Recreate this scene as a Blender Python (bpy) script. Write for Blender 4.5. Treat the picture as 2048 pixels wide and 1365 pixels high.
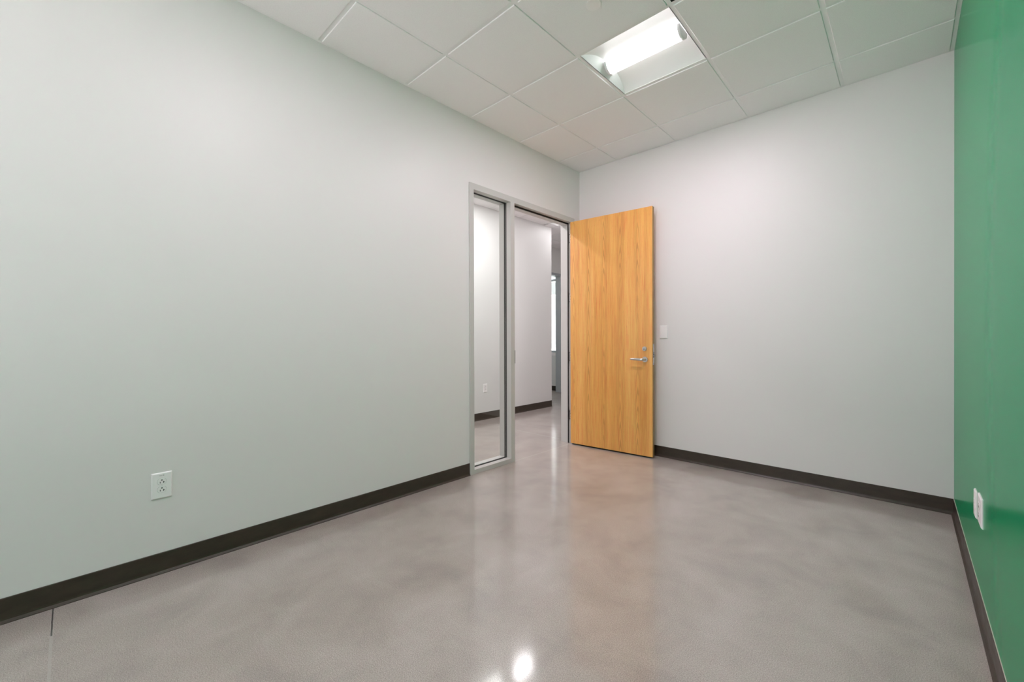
import bpy, bmesh, math, random
from mathutils import Vector, Matrix

# ------------------------------------------------------------------ scene, camera, light
scene = bpy.context.scene
for o in list(bpy.data.objects):
    bpy.data.objects.remove(o, do_unlink=True)
COL = scene.collection
scene.view_settings.view_transform = 'Standard'
scene.view_settings.look = 'None'
scene.view_settings.gamma = 1.0
scene.view_settings.use_curve_mapping = False
scene.view_settings.exposure = 0.11
try:
    scene.cycles.max_bounces = 14
    scene.cycles.diffuse_bounces = 10
    scene.cycles.use_denoising = True
    scene.cycles.sample_clamp_indirect = 6.0
except Exception:
    pass

cd = bpy.data.cameras.new('camera')
cam = bpy.data.objects.new('camera', cd)
COL.objects.link(cam)
fwd = Vector((-0.68677989, 0.72685836, -0.00321101))
rgt = Vector((0.72686539, 0.68677493, -0.00262702))
up = Vector((-2.957734e-04, 4.138156e-03, 9.9999139e-01))
M = Matrix((
    (rgt.x, up.x, -fwd.x, 2.65192519),
    (rgt.y, up.y, -fwd.y, -3.90683382),
    (rgt.z, up.z, -fwd.z, 1.14831665),
    (0, 0, 0, 1)))
cam.matrix_world = M
cd.sensor_width = 36.0
cd.sensor_fit = 'HORIZONTAL'
cd.lens = 836.1427731 / 2048 * 36
cd.shift_y = (678.4866788 - 682.5) / 2048
cd.clip_start = 0.01
cd.clip_end = 500
scene.camera = cam

SKY_STRENGTH = 1.8
SUN = 32.0
LENS = 4.0           # glow of the lens covers
LAMP = 21.5          # watts, room fixture near the door
LAMP_NEAR = 14.5     # watts, the one over the viewer
LAMP_REAR_ADDED = 5.0     # watts, extra unseen fixture by the added window
HALL_LAMP = 27.0     # watts, corridor fixtures
LOBBY_LAMP = 3.0
WHITE = (1.0, 0.85, 0.955)
HALL_WHITE = (1.0, 0.965, 0.985)

world = bpy.data.worlds.new('overcast_sky')
scene.world = world
world.use_nodes = True
wn = world.node_tree.nodes; wl = world.node_tree.links
bg = wn['Background']
wtc = wn.new('ShaderNodeTexCoord'); wsep = wn.new('ShaderNodeSeparateXYZ')
wr = wn.new('ShaderNodeValToRGB')
wl.new(wtc.outputs['Generated'], wsep.inputs[0])
wl.new(wsep.outputs['Z'], wr.inputs[0])
wr.color_ramp.elements[0].position = 0.0
wr.color_ramp.elements[0].color = (0.90, 0.94, 1.0, 1)
wr.color_ramp.elements[1].position = 0.8
wr.color_ramp.elements[1].color = (0.80, 0.89, 1.0, 1)
wl.new(wr.outputs[0], bg.inputs['Color'])
bg.inputs['Strength'].default_value = SKY_STRENGTH

sd = bpy.data.lights.new('sun', 'SUN'); sd.energy = SUN; sd.angle = 0.01  # added sun, lights the outdoor paving that bounces into the room
sun = bpy.data.objects.new('sun', sd); COL.objects.link(sun)
sun.rotation_euler = Vector((-0.62, 0.0, -0.78)).to_track_quat('-Z', 'Y').to_euler()

# ------------------------------------------------------------------ dimensions (metres)
H = 2.987            # ceiling grid height
W = 2.872            # room width
YR = -6.10           # wall behind the camera
WT = 0.125           # wall thickness
TOP = H + 0.26
HX = -1.66           # far face of the corridor
HYC = 1.62           # where that corridor wall ends
FX = -2.58           # wall beyond, with the glazed opening
EY = 3.30            # exterior wall line
GX = [0.481, 1.091, 1.700, 2.310]
GY = [-0.400, -1.009, -1.619, -2.229, -2.838, -3.448, -4.057, -4.667, -5.276, -5.886]

# ------------------------------------------------------------------ material helpers
def mat(name, color=(0.8, 0.8, 0.8), rough=0.5, metal=0.0, spec=0.5):
    m = bpy.data.materials.new(name)
    m.use_nodes = True
    b = m.node_tree.nodes['Principled BSDF']
    b.inputs['Base Color'].default_value = (*color, 1)
    b.inputs['Roughness'].default_value = rough
    b.inputs['Metallic'].default_value = metal
    b.inputs['Specular IOR Level'].default_value = spec
    return m

class NT:
    def __init__(s, m):
        s.t = m.node_tree; s.n = s.t.nodes; s.l = s.t.links
        s.b = s.n['Principled BSDF']
    def new(s, kind, **kw):
        n = s.n.new(kind)
        for k, v in kw.items(): setattr(n, k, v)
        return n
    def coords(s, scale=(1, 1, 1)):
        tc = s.new('ShaderNodeTexCoord'); mp = s.new('ShaderNodeMapping')
        mp.inputs['Scale'].default_value = scale
        s.l.new(tc.outputs['Object'], mp.inputs[0])
        return mp.outputs[0]
    def noise(s, vec, scale, detail=3, rough=0.5, dist=0.0):
        n = s.new('ShaderNodeTexNoise')
        n.inputs['Scale'].default_value = scale
        n.inputs['Detail'].default_value = detail
        n.inputs['Roughness'].default_value = rough
        n.inputs['Distortion'].default_value = dist
        s.l.new(vec, n.inputs['Vector'])
        return n.outputs['Fac']
    def ramp(s, fac, stops):
        r = s.new('ShaderNodeValToRGB')
        el = r.color_ramp.elements
        while len(el) < len(stops): el.new(0.5)
        for e, (p, c) in zip(el, stops):
            e.position = p
            e.color = (*c, 1) if hasattr(c, '__len__') else (c, c, c, 1)
        s.l.new(fac, r.inputs[0])
        return r.outputs[0]
    def math(s, op, a, b=None, clamp=False):
        n = s.new('ShaderNodeMath', operation=op, use_clamp=clamp)
        for i, v in enumerate((a, b)):
            if v is None: continue
            if isinstance(v, (int, float)): n.inputs[i].default_value = v
            else: s.l.new(v, n.inputs[i])
        return n.outputs[0]
    def mix(s, fac, a, b, mode='MIX'):
        n = s.new('ShaderNodeMix', data_type='RGBA', blend_type=mode)
        for i, v in ((0, fac), (6, a), (7, b)):
            if isinstance(v, (int, float)): n.inputs[i].default_value = v
            elif isinstance(v, tuple): n.inputs[i].default_value = (*v, 1)
            else: s.l.new(v, n.inputs[i])
        return n.outputs[2]
    def bump(s, h, strength, dist=0.001):
        n = s.new('ShaderNodeBump')
        n.inputs['Strength'].default_value = strength
        n.inputs['Distance'].default_value = dist
        s.l.new(h, n.inputs['Height'])
        s.l.new(n.outputs[0], s.b.inputs['Normal'])

def paint(name, color, rough, bump=0.12, spec=0.5):
    m = mat(name, color, rough, 0, spec)
    t = NT(m); v = t.coords()
    big = t.noise(v, 1.3, 2)
    t.l.new(t.mix(big, tuple(c * 0.985 for c in color), tuple(min(1, c * 1.015) for c in color)), t.b.inputs['Base Color'])
    t.bump(t.noise(v, 420, 2, 0.6), bump, 0.0006)
    return m

M_WALL = paint('light_grey_wall_paint', (0.82, 0.785, 0.785), 0.46)
M_HALL = paint('corridor_wall_paint', (0.78, 0.78, 0.77), 0.45)
M_GREEN = paint('green_wall_paint', (0.003, 0.31, 0.120), 0.22, 0.03, 0.04)
M_TEE = mat('white_painted_steel', (0.89, 0.87, 0.875), 0.5)
M_PLASTIC = mat('white_plastic', (0.95, 0.92, 0.925), 0.35)
M_SLOT = mat('dark_slot', (0.012, 0.012, 0.012), 0.6)
M_CAULK = mat('pale_caulk', (0.6, 0.58, 0.5), 0.5)
M_FRAME = paint('grey_painted_metal_frame', (0.60, 0.58, 0.565), 0.38, 0.03)
M_GASKET = mat('black_rubber_gasket', (0.02, 0.018, 0.017), 0.6)
M_STEEL = mat('brushed_steel', (0.62, 0.60, 0.58), 0.28, 1.0)
M_DARKSTEEL = mat('dull_steel', (0.33, 0.31, 0.29), 0.4, 1.0)
M_BLUEFRAME = mat('grey_aluminium_frame', (0.42, 0.45, 0.48), 0.4)
M_REFLECTOR = mat('white_reflector', (0.88, 0.88, 0.88), 0.45)
M_ENDCAP = mat('lens_end_cap', (0.80, 0.80, 0.80), 0.5)
M_GREY = mat('grey_gap_shade', (0.45, 0.45, 0.45), 0.6)
M_DUCT = mat('black_duct', (0.02, 0.02, 0.02), 0.7)
M_SLAB = mat('plenum_slab', (0.4, 0.4, 0.4), 0.9)

def tile_mat():
    m = mat('acoustic_tile', (0.72, 0.72, 0.71), 0.9, 0, 0.2)
    t = NT(m); v = t.coords()
    n = t.noise(v, 330, 3, 0.7)
    c = t.ramp(n, [(0.32, (0.84, 0.815, 0.82)), (0.5, (0.93, 0.905, 0.91)), (0.7, (0.95, 0.925, 0.93))])
    t.l.new(c, t.b.inputs['Base Color'])
    t.bump(n, 0.35, 0.0012)
    return m
M_TILE = tile_mat()

def base_mat():
    m = mat('dark_brown_vinyl', (0.035, 0.028, 0.022), 0.38)
    t = NT(m); v = t.coords((1, 1, 3))
    n = t.noise(v, 9, 4, 0.6)
    t.l.new(t.ramp(n, [(0.3, (0.034, 0.023, 0.015)), (0.7, (0.054, 0.038, 0.026))]), t.b.inputs['Base Color'])
    t.l.new(t.ramp(n, [(0.3, 0.34), (0.7, 0.46)]), t.b.inputs['Roughness'])
    return m
M_BASE = base_mat()

def floor_mat():
    m = mat('polished_concrete', (0.30, 0.27, 0.25), 0.16, 0, 0.5)
    t = NT(m); v = t.coords()
    # cloudy tone, stretched a little along the trowel direction
    v2 = t.coords((1.0, 0.55, 1))
    big = t.noise(v2, 1.1, 4, 0.55, 0.7)
    med = t.noise(v, 3.6, 5, 0.6, 0.4)
    c = t.ramp(big, [(0.28, (0.27, 0.22, 0.195)), (0.46, (0.38, 0.33, 0.30)), (0.60, (0.42, 0.37, 0.345)), (0.76, (0.33, 0.275, 0.24))])
    c = t.mix(0.42, c, t.ramp(med, [(0.3, (0.25, 0.215, 0.205)), (0.5, (0.39, 0.34, 0.305)), (0.72, (0.50, 0.445, 0.42))]))
    # sand grain
    fine = t.noise(v, 280, 4, 0.75)
    c = t.mix(0.70, c, t.ramp(fine, [(0.30, 0.12), (0.5, 0.5), (0.70, 0.90)]), 'OVERLAY')
    grain = t.noise(v, 620, 2, 0.6)
    c = t.mix(0.45, c, t.ramp(grain, [(0.32, 0.22), (0.5, 0.5), (0.68, 0.80)]), 'OVERLAY')
    # pale specks and dark pits
    vo = t.new('ShaderNodeTexVoronoi'); vo.inputs['Scale'].default_value = 26
    t.l.new(v, vo.inputs['Vector'])
    sp = t.ramp(vo.outputs['Distance'], [(0.0, 1.0), (0.045, 1.0), (0.075, 0.0)])
    keep = t.ramp(t.noise(v, 5.3, 2), [(0.56, 0.0), (0.62, 0.6)])
    c = t.mix(t.math('MULTIPLY', sp, keep), c, (0.55, 0.52, 0.49))
    vo2 = t.new('ShaderNodeTexVoronoi'); vo2.inputs['Scale'].default_value = 17
    t.l.new(v, vo2.inputs['Vector'])
    sp2 = t.ramp(vo2.outputs['Distance'], [(0.0, 1.0), (0.03, 1.0), (0.05, 0.0)])
    keep2 = t.ramp(t.noise(v, 3.1, 2), [(0.55, 0.0), (0.62, 0.6)])
    c = t.mix(t.math('MULTIPLY', sp2, keep2), c, (0.10, 0.09, 0.085))
    # saw-cut joints
    sep = t.new('ShaderNodeSeparateXYZ'); t.l.new(v, sep.inputs[0])
    X, Y = sep.outputs['X'], sep.outputs['Y']
    wob = t.math('MULTIPLY', t.math('SUBTRACT', t.noise(v, 40, 2), 0.5), 0.003)
    def line(axis, at, half):
        d = t.math('ABSOLUTE', t.math('ADD', t.math('SUBTRACT', axis, at), wob))
        return t.math('LESS_THAN', d, half)
    inroom = t.math('GREATER_THAN', X, 0.0)
    hall = t.math('LESS_THAN', X, -0.02)
    j1 = line(Y, -3.96, 0.0042)
    j1core = line(Y, -3.96, 0.0024)
    near = t.math('LESS_THAN', t.math('ADD', X, t.math('MULTIPLY', t.noise(v, 7, 2), 0.5)), 0.52)
    c = t.mix(t.math('MULTIPLY', t.math('MULTIPLY', j1, inroom), 0.55), c, (0.46, 0.43, 0.41))
    c = t.mix(t.math('MULTIPLY', t.math('MULTIPLY', j1core, near), 0.9), c, (0.05, 0.045, 0.045))
    c = t.mix(t.math('MULTIPLY', t.math('MULTIPLY', line(Y, -0.10, 0.005), hall), 0.6), c, (0.55, 0.53, 0.50))
    c = t.mix(t.math('MULTIPLY', t.math('MULTIPLY', line(X, 0.003, 0.0035), t.math('GREATER_THAN', Y, -1.6)), 0.6), c, (0.55, 0.53, 0.50))
    # chipped drip in the corridor
    t.l.new(c, t.b.inputs['Base Color'])
    t.b.inputs['Roughness'].default_value = 0.42
    t.b.inputs['Coat Weight'].default_value = 0.8
    t.b.inputs['Coat IOR'].default_value = 1.56
    t.l.new(t.ramp(med, [(0.3, 0.09), (0.7, 0.14)]), t.b.inputs['Coat Roughness'])
    return m
M_FLOOR = floor_mat()

def wood_mat(name='oak_laminate'):
    m = mat(name, (0.68, 0.36, 0.1), 0.28, 0, 0.8)
    t = NT(m)
    v = t.coords()
    sep = t.new('ShaderNodeSeparateXYZ'); t.l.new(v, sep.inputs[0])
    X, Z = sep.outputs['X'], sep.outputs['Z']
    vs = t.coords((1, 1, 0.10))
    wobble = t.noise(vs, 7, 3, 0.5)
    # flitch-to-flitch tone
    tone = t.noise(t.coords((1, 1, 0.03)), 13, 3, 0.6)
    c = t.ramp(tone, [(0.30, (0.76, 0.33, 0.070)), (0.5, (0.88, 0.42, 0.100)), (0.70, (0.93, 0.49, 0.135))])
    # fine vertical streaks
    s1 = t.noise(t.coords((1, 1, 0.018)), 210, 3, 0.65)
    c = t.mix(0.55, c, t.ramp(s1, [(0.34, 0.26), (0.52, 0.52), (0.68, 0.66)]), 'OVERLAY')
    s2 = t.noise(t.coords((1, 1, 0.03)), 75, 3, 0.6, 0.3)
    c = t.mix(0.55, c, t.ramp(s2, [(0.30, 0.24), (0.46, 0.5), (0.7, 0.60)]), 'OVERLAY')
    # cathedral arches, one per flitch (about 0.17 m wide)
    ux = t.math('SUBTRACT', t.math('FRACT', t.math('DIVIDE', t.math('ADD', X, 0.045), 0.175)), 0.5)
    u2 = t.math('MULTIPLY', ux, ux)
    idx = t.math('FLOOR', t.math('DIVIDE', t.math('ADD', X, 0.045), 0.175))
    ph = t.math('ADD', t.math('ADD', t.math('MULTIPLY', Z, 11.0), t.math('MULTIPLY', u2, 150.0)),
                t.math('ADD', t.math('MULTIPLY', wobble, 9.0), t.math('MULTIPLY', idx, 2.3)))
    w = t.math('SINE', t.math('MULTIPLY', ph, 3.2))
    w = t.ramp(t.math('ADD', t.math('MULTIPLY', w, 0.5), 0.5), [(0.62, 0.0), (0.92, 1.0)])
    zone = t.ramp(t.math('ABSOLUTE', ux), [(0.13, 1.0), (0.26, 0.0)])
    patch = t.ramp(t.noise(t.coords((1, 1, 0.5)), 2.6, 2), [(0.42, 0.25), (0.58, 1.0)])
    f = t.math('MULTIPLY', t.math('MULTIPLY', w, zone), t.math('MULTIPLY', patch, 0.52))
    c = t.mix(f, c, (0.50, 0.20, 0.035))
    # pores
    por = t.noise(t.coords((1, 1, 0.05)), 420, 2, 0.6)
    c = t.mix(t.ramp(por, [(0.60, 0.0), (0.72, 0.45)]), c, (0.46, 0.19, 0.035))
    t.l.new(c, t.b.inputs['Base Color'])
    t.bump(s1, 0.06, 0.0005)
    return m
M_WOOD = wood_mat()
M_WOODEDGE = mat('oak_edge_band', (0.42, 0.235, 0.09), 0.45)
M_WOODEND = mat('door_bottom_core', (0.05, 0.04, 0.03), 0.8)

def glass_mat():
    m = bpy.data.materials.new('clear_glass'); m.use_nodes = True
    nt = m.node_tree; nt.nodes.clear()
    out = nt.nodes.new('ShaderNodeOutputMaterial')
    mx = nt.nodes.new('ShaderNodeMixShader')
    fr = nt.nodes.new('ShaderNodeFresnel')
    ge = nt.nodes.new('ShaderNodeNewGeometry'); mr = nt.nodes.new('ShaderNodeMapRange')
    mr.inputs['To Min'].default_value = 1.45; mr.inputs['To Max'].default_value = 1 / 1.45
    nt.links.new(ge.outputs['Backfacing'], mr.inputs['Value']); nt.links.new(mr.outputs[0], fr.inputs['IOR'])
    tr = nt.nodes.new('ShaderNodeBsdfTransparent'); tr.inputs[0].default_value = (0.965, 0.98, 0.97, 1)
    gl = nt.nodes.new('ShaderNodeBsdfGlossy'); gl.inputs['Roughness'].default_value = 0.0
    nt.links.new(fr.outputs[0], mx.inputs[0]); nt.links.new(tr.outputs[0], mx.inputs[1])
    nt.links.new(gl.outputs[0], mx.inputs[2]); nt.links.new(mx.outputs[0], out.inputs[0])
    return m
M_GLASS = glass_mat()

def lens_mat(name, strength):
    m = mat(name, (0.9, 0.9, 0.9), 0.4)
    b = m.node_tree.nodes['Principled BSDF']
    b.inputs['Emission Color'].default_value = (1.0, 0.97, 0.98, 1)
    b.inputs['Emission Strength'].default_value = strength
    return m
M_LENS = lens_mat('lit_lens', LENS)

def grass_mat():
    m = mat('lawn', (0.10, 0.2, 0.05), 0.9)
    t = NT(m); v = t.coords()
    t.l.new(t.ramp(t.noise(v, 4, 4), [(0.3, (0.05, 0.10, 0.015)), (0.7, (0.11, 0.19, 0.04))]), t.b.inputs['Base Color'])
    return m
M_LAWN = grass_mat()
M_BOUNCE_PAVE = mat('pale_bounce_paving', (0.66, 0.60, 0.62), 0.9)  # pale ground added as a light bouncer
M_LEAF = mat('leaves', (0.11, 0.22, 0.04), 0.6)
M_BARK = mat('bark', (0.10, 0.07, 0.05), 0.9)
M_IRON = mat('black_iron', (0.02, 0.02, 0.025), 0.5)
M_WHITECOL = mat('white_stucco', (0.85, 0.86, 0.87), 0.7)

# ------------------------------------------------------------------ mesh helpers
def box(bm, x0, x1, y0, y1, z0, z1, mi=0):
    vs = [bm.verts.new((x, y, z)) for x in (x0, x1) for y in (y0, y1) for z in (z0, z1)]
    fs = []
    for q in ((0, 1, 3, 2), (4, 6, 7, 5), (0, 4, 5, 1), (2, 3, 7, 6), (0, 2, 6, 4), (1, 5, 7, 3)):
        f = bm.faces.new([vs[i] for i in q]); f.material_index = mi; fs.append(f)
    return fs

def extrude_profile(bm, prof, a, b, axis, mi=0, closed=True):
    """prof: list of (p, z) points; swept from a to b along axis 'x' or 'y'."""
    def P(s, p, z): return (s, p, z) if axis == 'x' else (p, s, z)
    A = [bm.verts.new(P(a, *q)) for q in prof]; B = [bm.verts.new(P(b, *q)) for q in prof]
    n = len(prof)
    for i in range(n if closed else n - 1):
        j = (i + 1) % n
        f = bm.faces.new((A[i], A[j], B[j], B[i])); f.material_index = mi
    if closed:
        bm.faces.new(A).material_index = mi
        bm.faces.new(B[::-1]).material_index = mi

def cyl(bm, c, r, h, axis='z', seg=32, r2=None, mi=0):
    """cylinder with centre c, full height h along axis"""
    r2 = r if r2 is None else r2
    rings = []
    for s, rr in ((-h / 2, r), (h / 2, r2)):
        ring = []
        for k in range(seg):
            a = 2 * math.pi * k / seg
            u, v = rr * math.cos(a), rr * math.sin(a)
            p = {'z': (u, v, s), 'y': (u, s, v), 'x': (s, u, v)}[axis]
            ring.append(bm.verts.new(Vector(c) + Vector(p)))
        rings.append(ring)
    for k in range(seg):
        f = bm.faces.new((rings[0][k], rings[0][(k + 1) % seg], rings[1][(k + 1) % seg], rings[1][k]))
        f.smooth = True; f.material_index = mi
    bm.faces.new(rings[0][::-1]).material_index = mi
    bm.faces.new(rings[1]).material_index = mi

def obj(name, bm, mats, parent=None, bevel=0.0, seg=2):
    if bevel:
        bmesh.ops.bevel(bm, geom=list(bm.edges), offset=bevel, segments=seg, affect='EDGES', profile=0.7, clamp_overlap=True)
    bmesh.ops.recalc_face_normals(bm, faces=bm.faces)
    me = bpy.data.meshes.new(name); bm.to_mesh(me); bm.free()
    if not isinstance(mats, (list, tuple)): mats = [mats]
    for m in mats: me.materials.append(m)
    o = bpy.data.objects.new(name, me); COL.objects.link(o)
    if parent is not None: o.parent = parent
    return o

def empty(name, loc=(0, 0, 0), rz=0.0):
    e = bpy.data.objects.new(name, None); e.empty_display_size = 0.1
    COL.objects.link(e); e.location = loc; e.rotation_euler = (0, 0, rz)
    return e

def tag(o, label, cat, group=None, kind=None):
    o['label'] = label; o['category'] = cat
    if group: o['group'] = group
    if kind: o['kind'] = kind
    return o

def struct(o, label, cat): return tag(o, label, cat, kind='structure')

def simple_box(name, m, *b, parent=None, bevel=0.0):
    bm = bmesh.new(); box(bm, *b); return obj(name, bm, m, parent, bevel)

# ------------------------------------------------------------------ floor
bm = bmesh.new()
box(bm, -6.5, W + 0.12, YR - 0.12, EY, -0.12, 0.0)
struct(obj('floor', bm, M_FLOOR), 'polished grey brown concrete floor running out through the doorway', 'floor')

# ------------------------------------------------------------------ walls
FY0, FY1, FZ = -1.62, -0.115, 2.445      # outside of the door and sidelight frame
bm = bmesh.new()
box(bm, -WT, 0, YR - 0.12, FY0 + 0.004, 0, TOP)
box(bm, -WT, 0, FY1 - 0.004, EY, 0, TOP)
box(bm, -WT, 0, FY0 + 0.004, FY1 - 0.004, FZ - 0.004, TOP)
struct(obj('wall_left', bm, M_WALL), 'long light grey wall on the left holding the doorway and sidelight', 'wall')
struct(simple_box('wall_back', M_WALL, 0, W + 0.12, 0, 0.12, 0, TOP), 'light grey wall behind the open wooden door', 'wall')
struct(simple_box('wall_right', M_GREEN, W, W + 0.12, YR - 0.12, 0, 0, TOP), 'green painted accent wall on the right', 'wall')
# unseen wall behind the camera, with a window added to light the room
WX0, WX1, WZ0, WZ1 = 0.25, 2.62, 0.45, 2.70
bm = bmesh.new()
box(bm, 0, WX0, YR - 0.12, YR, 0, TOP)
box(bm, WX1, W, YR - 0.12, YR, 0, TOP)
box(bm, WX0, WX1, YR - 0.12, YR, 0, WZ0)
box(bm, WX0, WX1, YR - 0.12, YR, WZ1, TOP)
struct(obj('wall_rear', bm, M_WALL), 'light grey wall with an added window, opposite the doorway end', 'wall')
win = struct(empty('added_window', (WX0, YR - 0.06, WZ0)), 'added unseen window lighting the room, in the wall opposite the doorway end', 'window')
bm = bmesh.new()
wdt, hgt = WX1 - WX0, WZ1 - WZ0
for a in (0, wdt / 2 - 0.025, wdt - 0.05): box(bm, a, a + 0.05, -0.05, 0.05, 0, hgt)
box(bm, 0.05, wdt / 2 - 0.025, -0.05, 0.05, 0, 0.05); box(bm, wdt / 2 + 0.025, wdt - 0.05, -0.05, 0.05, 0, 0.05)
box(bm, 0.05, wdt / 2 - 0.025, -0.05, 0.05, hgt - 0.05, hgt); box(bm, wdt / 2 + 0.025, wdt - 0.05, -0.05, 0.05, hgt - 0.05, hgt)
obj('window_frame', bm, M_BLUEFRAME, win)
for a in (0.05, wdt / 2 + 0.025):
    simple_box('pane', M_GLASS, a, a + wdt / 2 - 0.075, -0.004, 0.004, 0.05, hgt - 0.05, parent=win)

# corridor and beyond
bm = bmesh.new()
box(bm, HX - 0.12, HX, YR, HYC, 0, TOP)
struct(obj('wall_corridor', bm, M_HALL), 'white corridor wall seen through the doorway and sidelight', 'wall')
bm = bmesh.new()
box(bm, -6.5, HX - 0.12, HYC - 0.12, HYC, 0, TOP)
struct(obj('wall_lobby', bm, M_HALL), 'wall turning the corner at the end of the corridor wall', 'wall')
OY0, OY1, OZ = 2.15, 3.12, 2.466       # far glazed opening
bm = bmesh.new()
box(bm, FX - 0.12, FX, HYC, OY0, 0, TOP)
box(bm, FX - 0.12, FX, OY1, EY, 0, TOP)
box(bm, FX - 0.12, FX, OY0, OY1, OZ, TOP)
struct(obj('wall_far', bm, M_HALL), 'grey wall above the far doorway beyond the corridor', 'wall')
bm = bmesh.new()                        # exterior wall line, windows at x -4.9..-2.72
EX0, EX1, EZ0, EZ1 = -4.9, -2.74, 0.822, 2.72
box(bm, -6.5, EX0, EY, EY + 0.2, 0, TOP); box(bm, EX1, -WT, EY, EY + 0.2, 0, TOP)
box(bm, EX0, EX1, EY, EY + 0.2, 0, EZ0 - 0.062); box(bm, EX0, EX1, EY, EY + 0.2, EZ1, TOP)
struct(obj('wall_exterior', bm, M_HALL), 'outside wall below the far window', 'wall')
struct(simple_box('wall_corridor_end', M_HALL, HX, -WT, YR - 0.12, YR, 0, TOP), 'end wall of the corridor', 'wall')
struct(simple_box('wall_west', M_HALL, -6.62, -6.5, HYC - 0.12, EY + 0.2, 0, TOP), 'end wall of the far room', 'wall')

# far window
fw_ = struct(empty('window_3', (EX0, EY, EZ0)), 'bright exterior window at the far end, glimpsed through two doorways', 'window')
bm = bmesh.new(); L = EX1 - EX0
for a in (0, L / 3, 2 * L / 3, L - 0.045): box(bm, a, a + 0.045, 0.03, 0.13, 0, EZ1 - EZ0)
for z in (0, 2.375 - EZ0, EZ1 - EZ0 - 0.045):
    for k in range(3): box(bm, k * L / 3 + 0.045, (k + 1) * L / 3 - (0.045 if k == 2 else 0), 0.03, 0.13, z, z + 0.04)
obj('window_frame', bm, M_BLUEFRAME, fw_)
for k in range(3):
    x0 = k * L / 3 + 0.045; x1 = (k + 1) * L / 3 - (0.045 if k == 2 else 0)
    simple_box('pane', M_GLASS, x0, x1, 0.076, 0.084, 0.04, 2.375 - EZ0, parent=fw_)
    simple_box('pane', M_GLASS, x0, x1, 0.076, 0.084, 2.415 - EZ0, EZ1 - EZ0 - 0.045, parent=fw_)
simple_box('window_sill', M_PLASTIC, -0.02, L + 0.02, -0.02, 0.2, -0.062, 0.0, parent=fw_)

# far opening frame
bm = bmesh.new()
box(bm, FX - 0.135, FX + 0.012, OY1 - 0.012, OY1 + 0.04, 0, OZ)
box(bm, FX - 0.135, FX + 0.012, OY0 - 0.04, OY0 + 0.012, 0, OZ)
box(bm, FX - 0.135, FX + 0.012, OY0 + 0.012, OY1 - 0.012, OZ - 0.045, OZ + 0.002)
struct(obj('trim_2', bm, M_BLUEFRAME), 'grey metal frame round the far doorway beyond the corridor', 'door frame')

# ------------------------------------------------------------------ baseboards (coved vinyl)
def base_profile(sign, at):
    pts = [(0.0, 0.0), (0.013, 0.0), (0.013, 0.003), (0.0095, 0.0075), (0.0055, 0.0125), (0.0035, 0.019), (0.003, 0.026), (0.003, 0.0995), (0.001, 0.1015), (0.0, 0.1015)]
    return [(at + sign * p, z) for p, z in pts]
def baseboard(name, runs, label):
    bm = bmesh.new()
    for axis, at, sign, a, b in runs: extrude_profile(bm, base_profile(sign, at), a, b, axis)
    return struct(obj(name, bm, M_BASE), label, 'baseboard')
baseboard('baseboard_left', [('y', 0.0, 1, YR, FY0)], 'dark brown coved base along the long left wall')
baseboard('baseboard_back', [('x', 0.0, -1, 0.003, W)], 'dark brown coved base along the wall behind the wooden door')
baseboard('baseboard_right', [('y', W, -1, YR, 0.0)], 'dark brown coved base along the green wall')
baseboard('baseboard_corridor', [('y', HX, 1, YR, HYC)], 'dark brown coved base along the corridor wall')
baseboard('baseboard_far', [('x', EY, -1, -6.5, FX - 0.14)], 'dark base under the far window')
bm = bmesh.new(); box(bm, W - 0.0022, W, YR, 0, 0.1015, 0.1035)
struct(obj('trim_3', bm, M_CAULK), 'thin pale caulk line along the top of the green wall base', 'caulk line')

# ------------------------------------------------------------------ ceilings
struct(simple_box('ceiling_slab', M_SLAB, -6.62, W + 0.12, YR - 0.12, EY + 0.2, TOP, TOP + 0.1), 'slab above the suspended ceilings', 'ceiling')

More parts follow.
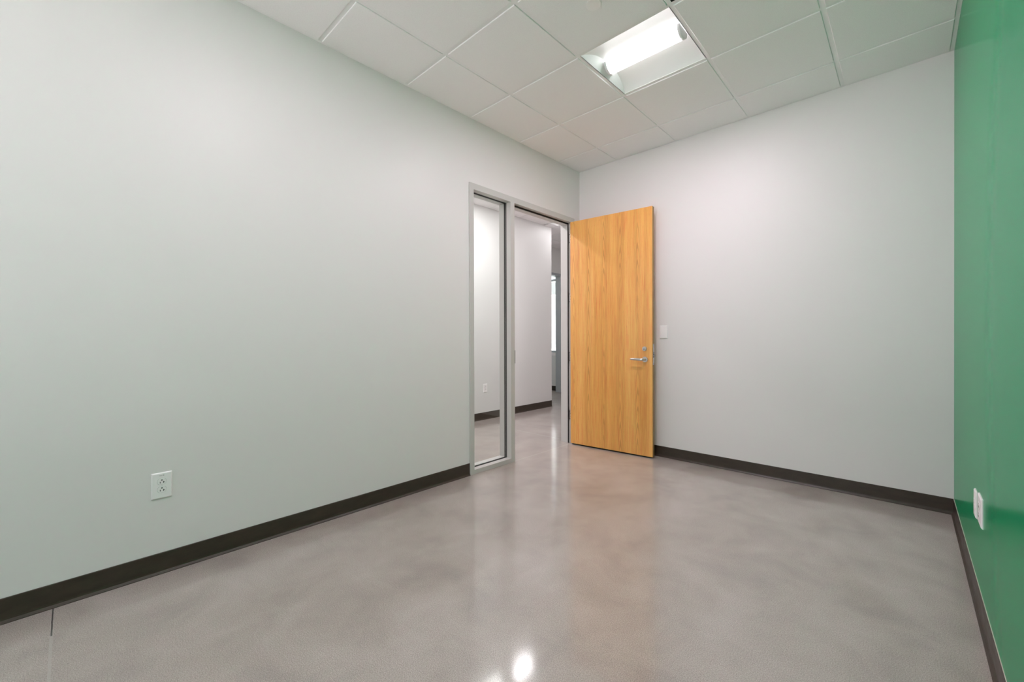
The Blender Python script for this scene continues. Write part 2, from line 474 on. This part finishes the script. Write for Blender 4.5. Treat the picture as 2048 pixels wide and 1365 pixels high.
def tile_ceiling(name, x0, x1, y0, y1, gx, gy, skip, label, angles=('x0', 'x1', 'y0', 'y1'), no_tee=()):
    xs = [x0] + list(gx) + [x1]; ys = [y0] + sorted(gy) + [y1]
    bm = bmesh.new()
    for i in range(len(xs) - 1):
        for j in range(len(ys) - 1):
            cx, cy = (xs[i] + xs[i + 1]) / 2, (ys[j] + ys[j + 1]) / 2
            if any(abs(cx - a) < 0.1 and abs(cy - b) < 0.1 for a, b in skip): continue
            a0 = xs[i] + (0.020 if i == 0 else 0.0125); a1 = xs[i + 1] - (0.020 if i == len(xs) - 2 else 0.0125)
            b0 = ys[j] + (0.020 if j == 0 else 0.0125); b1 = ys[j + 1] - (0.020 if j == len(ys) - 2 else 0.0125)
            # face panel with a small eased edge, body above
            zf = H - 0.0055; e = 0.0025
            lo = [bm.verts.new(p) for p in ((a0 + e, b0 + e, zf), (a1 - e, b0 + e, zf), (a1 - e, b1 - e, zf), (a0 + e, b1 - e, zf))]
            md = [bm.verts.new(p) for p in ((a0, b0, zf + e), (a1, b0, zf + e), (a1, b1, zf + e), (a0, b1, zf + e))]
            hi = [bm.verts.new(p) for p in ((a0, b0, H + 0.010), (a1, b0, H + 0.010), (a1, b1, H + 0.010), (a0, b1, H + 0.010))]
            bm.faces.new(lo[::-1]); bm.faces.new(hi)
            for A, B in ((lo, md), (md, hi)):
                for k in range(4): bm.faces.new((A[k], A[(k + 1) % 4], B[(k + 1) % 4], B[k]))
    c = struct(obj(name, bm, M_TILE), label, 'ceiling')
    bm = bmesh.new()
    for g in gx: box(bm, g - 0.012, g + 0.012, y0, y1, H, H + 0.0018)
    for g in gx: box(bm, g - 0.001, g + 0.001, y0, y1, H + 0.0018, H + 0.035)
    for g in gy:
        for i in range(len(xs) - 1):
            if any(abs((xs[i] + xs[i + 1]) / 2 - p) < 0.05 and abs(g - q) < 0.05 for p, q in no_tee): continue
            a = xs[i] + (0.012 if i else 0.0); b = xs[i + 1] - (0.012 if i < len(xs) - 2 else 0.0)
            box(bm, a, b, g - 0.012, g + 0.012, H + 0.0002, H + 0.0018)
            box(bm, a, b, g - 0.001, g + 0.001, H + 0.0018, H + 0.035)
    w = 0.0215
    if 'x0' in angles: box(bm, x0, x0 + w, y0, y1, H - 0.0008, H + 0.0002)
    if 'x1' in angles: box(bm, x1 - w, x1, y0, y1, H - 0.0008, H + 0.0002)
    if 'y0' in angles: box(bm, x0 + w, x1 - w, y0, y0 + w, H - 0.0008, H + 0.0002)
    if 'y1' in angles: box(bm, x0 + w, x1 - w, y1 - w, y1, H - 0.0008, H + 0.0002)
    obj('ceiling_grid', bm, M_TEE, c)
    return c

L1 = (1.3955, -1.314); L2 = (1.3955, -3.143); DIF = (2.005, -1.924); L6 = (1.3955, -4.9715)
tile_ceiling('ceiling', 0, W, YR, 0, GX, GY, [L1, L2, DIF, L6], 'white suspended ceiling of square acoustic tiles in a grid')
HGY = [-5.31, -4.70, -4.09, -3.48, -2.87, -2.26, -1.65, -1.04, -0.43, 0.18, 0.79]
L3 = (-0.85, -0.43); L5 = (-0.85, -3.48)
tile_ceiling('ceiling_corridor', HX, -WT, YR, 1.40, [-1.155, -0.545], HGY, [(-0.85, -0.125), (-0.85, -0.735), (-0.85, -3.175), (-0.85, -3.785)], 'tiled corridor ceiling glimpsed over the doorway', ('x0', 'x1', 'y0'), [(-0.85, -0.43), (-0.85, -3.48)])
L4 = (-1.245, 1.705)
tile_ceiling('ceiling_lobby', -2.58, -WT, 1.40, EY, [-2.16, -1.55, -0.94, -0.33], [2.01, 2.62], [L4], 'tiled ceiling beyond the corner of the corridor wall', ('x0', 'x1', 'y1'))
struct(simple_box('ceiling_far', M_TILE, -6.5, FX - 0.12, HYC, EY, H, H + 0.02), 'plain ceiling of the far room', 'ceiling')

# ------------------------------------------------------------------ troffers
def make_troffer(watts, tint, hl=0.2925, name='ceiling_light'):
    root = empty(name)
    S = 0.2925; X = hl    # half sizes of the visible opening
    bm = bmesh.new()
    for a in (-1, 1):     # rim
        box(bm, min(a * X, a * (X + 0.004)), max(a * X, a * (X + 0.004)), -S - 0.004, S + 0.004, 0.0, 0.02)
        box(bm, -X, X, min(a * S, a * (S + 0.004)), max(a * S, a * (S + 0.004)), 0.0, 0.02)
    N = 14                # curved side reflectors, swept along x
    for s in (-1, 1):
        prev = None
        for k in range(N + 1):
            t = k / N
            y = s * (S - (S - 0.064) * t)
            z = 0.002 + 0.066 * math.sin(t * math.pi / 2) ** 0.85
            A = bm.verts.new((-X, y, z)); B = bm.verts.new((X, y, z))
            if prev:
                f = bm.faces.new((prev[0], A, B, prev[1])); f.smooth = True
            prev = (A, B)
    box(bm, -X, X, -0.066, 0.066, 0.068, 0.072)
    for s in (-1, 1):     # sloped end plates
        q = [bm.verts.new(p) for p in ((s * X, -S, 0.002), (s * X, S, 0.002), (s * (X - 0.035), S, 0.070), (s * (X - 0.035), -S, 0.070))]
        bm.faces.new(q)
    box(bm, -X - 0.003, X + 0.003, -S - 0.003, S + 0.003, 0.10, 0.104)
    obj('reflector', bm, M_REFLECTOR, root)
    # lens: bowed trough
    bm = bmesh.new(); K = 18; le = X - 0.049; prev = None
    for k in range(K + 1):
        a = math.pi * k / K
        y = -0.058 * math.cos(a); z = 0.055 - 0.054 * math.sin(a) ** 0.8
        A = bm.verts.new((-le, y, z)); B = bm.verts.new((le, y, z))
        if prev:
            f = bm.faces.new((prev[0], prev[1], B, A)); f.smooth = True
        prev = (A, B)
    obj('lens', bm, M_LENS, root)
    ld = bpy.data.lights.new('lamp', 'AREA'); ld.shape = 'RECTANGLE'; ld.size = 2 * le - 0.01; ld.size_y = 0.08
    ld.energy = watts; ld.color = tint
    lo_ = bpy.data.objects.new('lamp', ld); COL.objects.link(lo_); lo_.parent = root; lo_.location = (0, 0, -0.0005)
    for s in (-1, 1):
        bm = bmesh.new()
        lo, hi = [], []
        for k in range(K + 1):
            a = math.pi * k / K
            y = -0.061 * math.cos(a); z = 0.057 - 0.058 * math.sin(a) ** 0.8
            lo.append(bm.verts.new((s * le, y, z))); hi.append(bm.verts.new((s * (le + 0.016), y, z)))
        for k in range(K):
            f = bm.faces.new((lo[k], lo[k + 1], hi[k + 1], hi[k])); f.smooth = True
        bm.faces.new(lo); bm.faces.new(hi)
        obj('end_cap', bm, M_ENDCAP, root)
    return root

t1 = make_troffer(LAMP, WHITE)
t1.location = (*L1, H)
tag(t1, 'lit square white recessed light in the tiled ceiling, nearest the wooden door', 'ceiling light', 'recessed lights of the room')
t2 = make_troffer(LAMP_NEAR, WHITE); t2.location = (*L2, H)
tag(t2, 'lit square recessed light overhead, nearer the viewer than the other one of the room', 'ceiling light', 'recessed lights of the room')
t6 = make_troffer(LAMP_REAR_ADDED, WHITE); t6.location = (*L6, H)  # unseen fixture added as an extra source for the room
tag(t6, 'added lit square recessed light, unseen behind the viewer, closest to the added window', 'ceiling light', 'recessed lights of the room')
t3 = make_troffer(HALL_LAMP, HALL_WHITE, 0.5975)
t3.location = (*L3, H); t3.rotation_euler = (0, 0, math.pi / 2)
tag(t3, 'lit recessed light over the corridor just outside the doorway', 'ceiling light', 'recessed lights of the corridor')
t4 = make_troffer(LOBBY_LAMP, HALL_WHITE); t4.location = (*L4, H); t4.rotation_euler = (0, 0, 0)
tag(t4, 'lit recessed light beyond the corridor, its edge showing under the door head', 'ceiling light', 'recessed lights of the corridor')
t5 = make_troffer(HALL_LAMP, HALL_WHITE, 0.5975); t5.location = (*L5, H); t5.rotation_euler = (0, 0, math.pi / 2)  # unseen fixture added to brighten the corridor
tag(t5, 'added lit recessed light farther back along the corridor, out of sight', 'ceiling light', 'recessed lights of the corridor')

# ------------------------------------------------------------------ sprinkler cover, diffuser
bm = bmesh.new()
cyl(bm, (0, 0, -0.0012), 0.0405, 0.0024, 'z', 48)
cyl(bm, (0, 0, 0.001), 0.034, 0.002, 'z', 48)
sp = obj('sprinkler_cover', bm, M_PLASTIC); sp.location = (1.398, -1.922, H - 0.0075)
tag(sp, 'round white sprinkler cover plate on the ceiling tile, cut by the top edge', 'sprinkler cover')

d = empty('air_diffuser', (*DIF, H))
tag(d, 'square white ceiling air diffuser with a black gap, cut by the top edge', 'air diffuser')
bm = bmesh.new(); S = 0.2922
box(bm, -S, S, -S, S, 0.05, 0.054)
for a in (-1, 1):
    box(bm, min(a * S, a * (S - 0.002)), max(a * S, a * (S - 0.002)), -S, S, 0.0003, 0.05)
    box(bm, -S + 0.002, S - 0.002, min(a * S, a * (S - 0.002)), max(a * S, a * (S - 0.002)), 0.0003, 0.05)
obj('back_box', bm, M_DUCT, d)
simple_box('face_panel', M_TEE, -S + 0.012, S - 0.012, -S + 0.012, S - 0.012, 0.0, 0.006, parent=d)

# ------------------------------------------------------------------ door + sidelight frame
XA, XB = 0.012, -0.137
LJ = (-1.62, -1.575); MU = (-1.1265, -1.0755); RJ = (-0.165, -0.115); ZH = 2.394; ZS = 0.038
fr = struct(empty('trim_1', (0, FY0, 0)), 'grey metal frame round the doorway and the narrow sidelight', 'door frame')
def fbox(bm, x0, x1, y0, y1, z0, z1): box(bm, x0, x1, y0 - FY0, y1 - FY0, z0, z1)
GA, GB = -0.043, -0.076     # glazing groove
bm = bmesh.new()
for (a, b, rec) in ((XB, GB, 0.0), (GB, GA, 0.005), (GA, XA, 0.0)):
    fbox(bm, a, b, LJ[0], LJ[1] - rec, 0, ZH)
    fbox(bm, a, b, MU[0] + rec, MU[1], 0, ZH)
    fbox(bm, a, b, LJ[0], MU[1], ZH + rec, FZ)
    fbox(bm, a, b, LJ[1] - rec, MU[0] + rec, 0.001, ZS - rec)
fbox(bm, XB, XA, MU[1], RJ[1], ZH, FZ)
fbox(bm, XB, XA, RJ[0], RJ[1], 0, ZH)
# door stops
SA, SB = -0.036, -0.100
fbox(bm, SB, SA, RJ[0] - 0.016, RJ[0], 0, ZH)
fbox(bm, SB, SA, MU[1], MU[1] + 0.016, 0, ZH)
fbox(bm, SB, SA, MU[1] + 0.016, RJ[0] - 0.016, ZH - 0.016, ZH)
obj('frame', bm, M_FRAME, fr)
bm = bmesh.new()   # glazing gaskets in the groove
g = 0.0035
for (a, b) in ((GB + 0.0005, -0.064), (-0.056, GA - 0.0005)):
    fbox(bm, a, b, LJ[1] - 0.005, LJ[1] - 0.005 + g, ZS - 0.005, ZH + 0.005)
    fbox(bm, a, b, MU[0] + 0.005 - g, MU[0] + 0.005, ZS - 0.005, ZH + 0.005)
    fbox(bm, a, b, LJ[1], MU[0], ZH + 0.005 - g, ZH + 0.005)
    fbox(bm, a, b, LJ[1], MU[0], ZS - 0.005, ZS - 0.005 + g)
obj('glazing_gasket', bm, M_GASKET, fr)
bm = bmesh.new()   # weather seal on the stops
fbox(bm, SA, SA + 0.006, RJ[0] - 0.0155, RJ[0] - 0.001, 0.002, ZH - 0.001)
fbox(bm, SA, SA + 0.006, MU[1] + 0.001, MU[1] + 0.0155, 0.002, ZH - 0.001)
fbox(bm, SA, SA + 0.006, MU[1] + 0.016, RJ[0] - 0.016, ZH - 0.0155, ZH - 0.001)
obj('door_seal', bm, M_GASKET, fr)
bm = bmesh.new()   # strike plate lip on the mullion
fbox(bm, -0.022, XA + 0.004, MU[1], MU[1] + 0.0018, 0.91, 1.03)
obj('strike_plate', bm, M_DARKSTEEL, fr)

pn = simple_box('window_1', M_GLASS, -0.063, -0.057, LJ[1] - 0.003, MU[0] + 0.003, ZS - 0.003, ZH + 0.003)
struct(pn, 'tall narrow clear glass pane of the sidelight beside the doorway', 'window')

# ------------------------------------------------------------------ door
DX0, DY0, DX1, DY1 = 0.0205, -0.2065, 0.908, -0.1325
ang = math.atan2(DY1 - DY0, DX1 - DX0); DW = math.hypot(DX1 - DX0, DY1 - DY0); DT = 0.044
DZ0, DZ1 = 0.014, 2.388
door = struct(empty('door_1', (DX0, DY0, 0), ang), 'orange oak veneer door standing open against the grey wall', 'door')
bm = bmesh.new()
fs = box(bm, 0, DW, 0, DT, DZ0, DZ1)
for f in fs:
    n = f.normal if f.normal.length else None
bm.normal_update()
for f in fs:
    c = f.calc_center_median()
    if abs(c.x) < 1e-6 or abs(c.x - DW) < 1e-6 or abs(c.z - DZ1) < 1e-6: f.material_index = 1
    if abs(c.z - DZ0) < 1e-6: f.material_index = 2
bmesh.ops.bevel(bm, geom=list(bm.edges), offset=0.001, segments=1, affect='EDGES')
obj('door_leaf', bm, [M_WOOD, M_WOODEDGE, M_WOODEND], door)

LX, LZ = DW - 0.072, 0.937
def lever(parent, side):
    """side -1: face towards the room view, +1: face towards the wall"""
    y0 = 0.0 if side < 0 else DT
    bm = bmesh.new()
    cyl(bm, (LX, y0 + side * 0.005, LZ), 0.0265, 0.010, 'y', 40, *( (0.0245,) if side > 0 else (None,)))
    rose = obj('rose', bm, M_STEEL, parent, 0)
    # lever: neck, then a swept arm tapering to the tip
    bm = bmesh.new()
    path = [(0, 0.008, 0.0105, 0.0105), (0, 0.030, 0.0100, 0.0100), (-0.004, 0.043, 0.0105, 0.0110), (-0.016, 0.050, 0.0085, 0.0125),
            (-0.040, 0.052, 0.0070, 0.0125), (-0.070, 0.051, 0.0065, 0.0120), (-0.100, 0.049, 0.0058, 0.0108), (-0.122, 0.047, 0.0048, 0.0090), (-0.130, 0.046, 0.0030, 0.0060)]
    rings = []
    for i, (px, py, rt, rz) in enumerate(path):
        a = path[max(i - 1, 0)]; b = path[min(i + 1, len(path) - 1)]
        tx, ty = b[0] - a[0], b[1] - a[1]; ln = math.hypot(tx, ty) or 1; nx, ny = -ty / ln, tx / ln
        ring = []
        for k in range(20):
            t = 2 * math.pi * k / 20
            ring.append(bm.verts.new((LX + px + nx * rt * math.cos(t), y0 + side * (py + ny * rt * math.cos(t)), LZ + rz * math.sin(t) + (0.0015 if i > 4 else 0))))
        rings.append(ring)
    for A, B in zip(rings, rings[1:]):
        for k in range(20):
            f = bm.faces.new((A[k], A[(k + 1) % 20], B[(k + 1) % 20], B[k])); f.smooth = True
    bm.faces.new(rings[0]); bm.faces.new(rings[-1])
    return rose, obj('lever', bm, M_STEEL, parent)
hA = empty('door_handle'); hA.parent = door; lever(hA, -1)
hB = empty('door_handle'); hB.parent = door
# the wall-side lever is kept short of the wall
lever(hB, 1)

bm = bmesh.new()
cyl(bm, (LX - 0.004, -0.0035, 1.039), 0.0215, 0.007, 'y', 40)
cyl(bm, (LX - 0.004, -0.011, 1.039), 0.0165, 0.010, 'y', 40)
lock = obj('lock_cylinder', bm, M_STEEL, door)
bm = bmesh.new()
cyl(bm, (LX - 0.004, -0.0163, 1.0365), 0.0042, 0.001, 'y', 16)
box(bm, LX - 0.0055, LX - 0.0025, -0.0168, -0.0158, 1.026, 1.038)
obj('keyhole', bm, M_SLOT, lock)

bm = bmesh.new()
box(bm, DW, DW + 0.0022, 0.009, 0.041, 0.888, 1.087)
lp = obj('latch_plate', bm, M_STEEL, door)
bm = bmesh.new()
extrude_profile(bm, [(DW + 0.002, 0.963), (DW + 0.013, 0.963), (DW + 0.013, 0.985), (DW + 0.002, 0.985)], 0.015, 0.034, 'y')
box(bm, DW + 0.002, DW + 0.008, 0.018, 0.030, 0.994, 1.006)
obj('latch_bolt', bm, M_DARKSTEEL, lp)
bm = bmesh.new()
for z in (0.897, 1.078): cyl(bm, (DW + 0.0024, 0.025, z), 0.0035, 0.001, 'x', 14)
box(bm, DW + 0.0022, DW + 0.003, 0.013, 0.036, 0.958, 0.990)
obj('latch_slot', bm, M_SLOT, lp)

# hinges (leaf on the jamb rabbet, knuckle at the corner)
ca, sa = math.cos(-ang), math.sin(-ang)
def wl2(x, y):                        # world xy -> door local xy
    x -= DX0; y -= DY0
    return (x * ca - y * sa, x * sa + y * ca)
for z in (2.225, 1.580, 0.942, 0.305):
    bm = bmesh.new()
    pts = [(-0.030, -0.1651), (0.010, -0.1651), (0.010, -0.1668), (-0.030, -0.1668)]
    lo = [bm.verts.new((*wl2(*p), z - 0.057)) for p in pts]; hi = [bm.verts.new((*wl2(*p), z + 0.057)) for p in pts]
    bm.faces.new(lo); bm.faces.new(hi[::-1])
    for k in range(4): bm.faces.new((lo[k], hi[k], hi[(k + 1) % 4], lo[(k + 1) % 4]))
    kx, ky = wl2(0.0195, -0.1555)
    cyl(bm, (kx, ky, z), 0.0062, 0.118, 'z', 20)
    h = obj('hinge', bm, M_STEEL, door)
    bm = bmesh.new()
    for dz, dx in ((-0.042, -0.016), (-0.016, -0.006), (0.016, -0.006), (0.042, -0.016)):
        x, y = wl2(dx, -0.1670); cyl(bm, (x, y, z + dz), 0.0042, 0.0009, 'y', 12)
    obj('screw', bm, M_SLOT, h)

# ------------------------------------------------------------------ wall plates and outlets
def plate_mesh(w, h, t, inset=0.004, mats=M_PLASTIC, name='cover_plate', parent=None):
    """plate in local coords: face towards -y, wall at y = 0, centred on x and z"""
    bm = bmesh.new()
    A = [bm.verts.new(p) for p in ((-w / 2, 0, -h / 2), (w / 2, 0, -h / 2), (w / 2, 0, h / 2), (-w / 2, 0, h / 2))]
    B = [bm.verts.new((v.co.x, -t * 0.45, v.co.z)) for v in A]
    C_ = [bm.verts.new((math.copysign(w / 2 - inset, v.co.x), -t, math.copysign(h / 2 - inset, v.co.z))) for v in A]
    for P, Q in ((A, B), (B, C_)):
        for k in range(4): bm.faces.new((P[k], P[(k + 1) % 4], Q[(k + 1) % 4], Q[k]))
    bm.faces.new(C_); bm.faces.new(A[::-1])
    return obj(name, bm, mats, parent)

def receptacle(parent, zc, t, up):
    """one face of a duplex: rounded sides, flat top and bottom; earth hole uppermost"""
    bm = bmesh.new(); R = 0.0172; hh = 0.0142; pts = []
    a0 = math.asin(hh / R)
    for k in range(13): a = -a0 + 2 * a0 * k / 12; pts.append((R * math.cos(a), R * math.sin(a)))
    for k in range(13): a = math.pi - a0 + 2 * a0 * k / 12; pts.append((R * math.cos(a), R * math.sin(a)))
    lo = [bm.verts.new((x, -t, zc + z)) for x, z in pts]; hi = [bm.verts.new((x, -t - 0.0018, zc + z)) for x, z in pts]
    n = len(pts)
    for k in range(n): bm.faces.new((lo[k], lo[(k + 1) % n], hi[(k + 1) % n], hi[k]))
    bm.faces.new(hi)
    r = obj('receptacle', bm, M_PLASTIC, parent)
    bm = bmesh.new(); y0, y1 = -t - 0.0023, -t - 0.0016
    box(bm, -0.0078, -0.0056, y0, y1, zc - 0.0075, zc + 0.0005)
    box(bm, 0.0050, 0.0078, y0, y1, zc - 0.0075, zc + 0.0010)
    box(bm, 0.0078, 0.0115, y0, y1, zc - 0.0040, zc - 0.0020)
    cyl(bm, (0, (y0 + y1) / 2, zc + 0.0078), 0.0028, y1 - y0, 'y', 14)
    box(bm, -0.0028, 0.0028, y0, y1, zc + 0.0050, zc + 0.0078)
    obj('slots', bm, M_SLOT, r)
    # grey rim round the face, painting in the shade of its gap
    bm = bmesh.new()
    s = 1.045
    lo = [bm.verts.new((x * s, -t - 0.0001, zc + z * s)) for x, z in pts]
    hi = [bm.verts.new((x * s, -t - 0.0004, zc + z * s)) for x, z in pts]
    for k in range(n): bm.faces.new((lo[k], lo[(k + 1) % n], hi[(k + 1) % n], hi[k]))
    bm.faces.new(hi)
    obj('opening', bm, M_GREY, r)
    return r

def text_mesh(body, size, parent, x, z, y, m):
    cu = bpy.data.curves.new('lettering', 'FONT'); cu.body = body; cu.size = size
    cu.align_x = 'CENTER'; cu.align_y = 'CENTER'; cu.extrude = 0.00005
    tmp = bpy.data.objects.new('tmp', cu); COL.objects.link(tmp)
    dg = bpy.context.evaluated_depsgraph_get(); dg.update()
    me = bpy.data.meshes.new_from_object(tmp.evaluated_get(dg))
    bpy.data.objects.remove(tmp, do_unlink=True)
    me.materials.clear(); me.materials.append(m)
    o = bpy.data.objects.new('lettering', me); COL.objects.link(o)
    o.parent = parent; o.location = (x, y, z); o.rotation_euler = (math.pi / 2, 0, 0)
    return o

def outlet(loc, rz, w, h, t, label, text=None):
    e = empty('power_outlet', loc, rz)
    tag(e, label, 'power outlet', 'duplex power outlets')
    plate_mesh(w, h, t, parent=e)
    receptacle(e, 0.0195, t, 1); receptacle(e, -0.0195, t, 1)
    bm = bmesh.new(); cyl(bm, (0, -t - 0.0006, 0), 0.003, 0.0012, 'y', 16)
    obj('screw', bm, M_ENDCAP, e)
    if text: text_mesh(text, 0.0062, e, 0, h / 2 - 0.0135, -t - 0.0002, M_SLOT)
    return e
# face direction: local -y must point into the room
outlet((0, -3.600, 0.4305), math.pi / 2, 0.079, 0.125, 0.0065, 'white duplex outlet with a small printed circuit label, low on the long left wall', 'LA1-28')
outlet((HX, 0.105, 0.441), math.pi / 2, 0.072, 0.118, 0.006, 'small white duplex outlet on the corridor wall, seen through the sidelight glass')
outlet((W, -1.367, 0.440), -math.pi / 2, 0.114, 0.117, 0.0065, 'wide white duplex outlet on the green wall, nearer of its two plates')
dp = empty('data_outlet', (W, -1.203, 0.422), -math.pi / 2)
tag(dp, 'white data plate on the green wall, farther of its two plates', 'wall plate')
plate_mesh(0.070, 0.115, 0.0065, parent=dp)
for z in (0.012, -0.012):
    simple_box('data_jack', M_PLASTIC, -0.009, 0.009, -0.0085, -0.0064, z - 0.008, z + 0.008, parent=dp)
bp_ = empty('blank_wall_plate', (0.960, 0, 1.198))
tag(bp_, 'blank white plate on the grey wall just right of the open wooden door', 'wall plate')
plate_mesh(0.0765, 0.122, 0.0075, 0.003, parent=bp_)

# ------------------------------------------------------------------ outside
struct(simple_box('ground', M_LAWN, -40, 40, EY + 0.2, 60, -0.3, -0.15), 'green lawn outside the far window', 'ground')
struct(simple_box('ground_rear_bounce', M_BOUNCE_PAVE, -40, 40, -40, YR - 0.12, -0.3, -0.15), 'added pale paving bouncing light in through the added window opposite the doorway end', 'ground')  # unseen pale ground added to throw sunlight up to the room ceiling
struct(simple_box('ground_porch_bounce', M_BOUNCE_PAVE, -9, 2, EY + 0.2, 7.5, -0.15, -0.14), 'added pale paving bouncing light onto the porch outside the far window', 'ground')  # slab added to reflect light onto the porch column
po = empty('porch', (-3.9, 4.3, -0.14))
tag(po, 'white porch column and beam outside the far window', 'porch')
simple_box('column', M_WHITECOL, -0.16, 0.159, -0.10, 0.15, 0, 2.33, parent=po)
simple_box('beam', M_WHITECOL, -2.0, 1.2, -0.12, 0.17, 2.33, 2.62, parent=po)

random.seed(4)
tr = empty('tree', (-11.4, 14.6, -0.15))
tag(tr, 'leafy green tree outside, seen through the far window', 'tree')
bm = bmesh.new()
cyl(bm, (0, 0, 0.9), 0.11, 1.8, 'z', 12, 0.07)
obj('trunk', bm, M_BARK, tr)
bm = bmesh.new()
for k in range(2600):
    th = random.uniform(0, 2 * math.pi); ph = math.acos(random.uniform(-1, 1)); r = random.uniform(0.35, 1) ** 0.5
    c = Vector((1.35 * r * math.sin(ph) * math.cos(th), 1.35 * r * math.sin(ph) * math.sin(th), 1.9 + 0.75 * r * math.cos(ph)))
    a = Vector((random.uniform(-1, 1), random.uniform(-1, 1), random.uniform(-1, 1))).normalized()
    b = a.orthogonal().normalized(); c2 = a.cross(b)
    s = random.uniform(0.05, 0.10)
    vs = [bm.verts.new(c + p) for p in (a * s, b * s * 0.45, -a * s, -b * s * 0.45)]
    f = bm.faces.new(vs)
obj('foliage', bm, M_LEAF, tr)
fe = empty('iron_fence', (-11.5, 11.0, -0.15))
tag(fe, 'black iron fence outside, below the tree in the far window', 'fence')
bm = bmesh.new()
for k in range(60): box(bm, k * 0.11, k * 0.11 + 0.022, -0.011, 0.011, 0.0, 1.55)
obj('bars', bm, M_IRON, fe)
bm = bmesh.new()
for z in (0.12, 0.75, 1.45): box(bm, 0, 6.5, -0.02, 0.02, z, z + 0.05)
obj('rails', bm, M_IRON, fe)
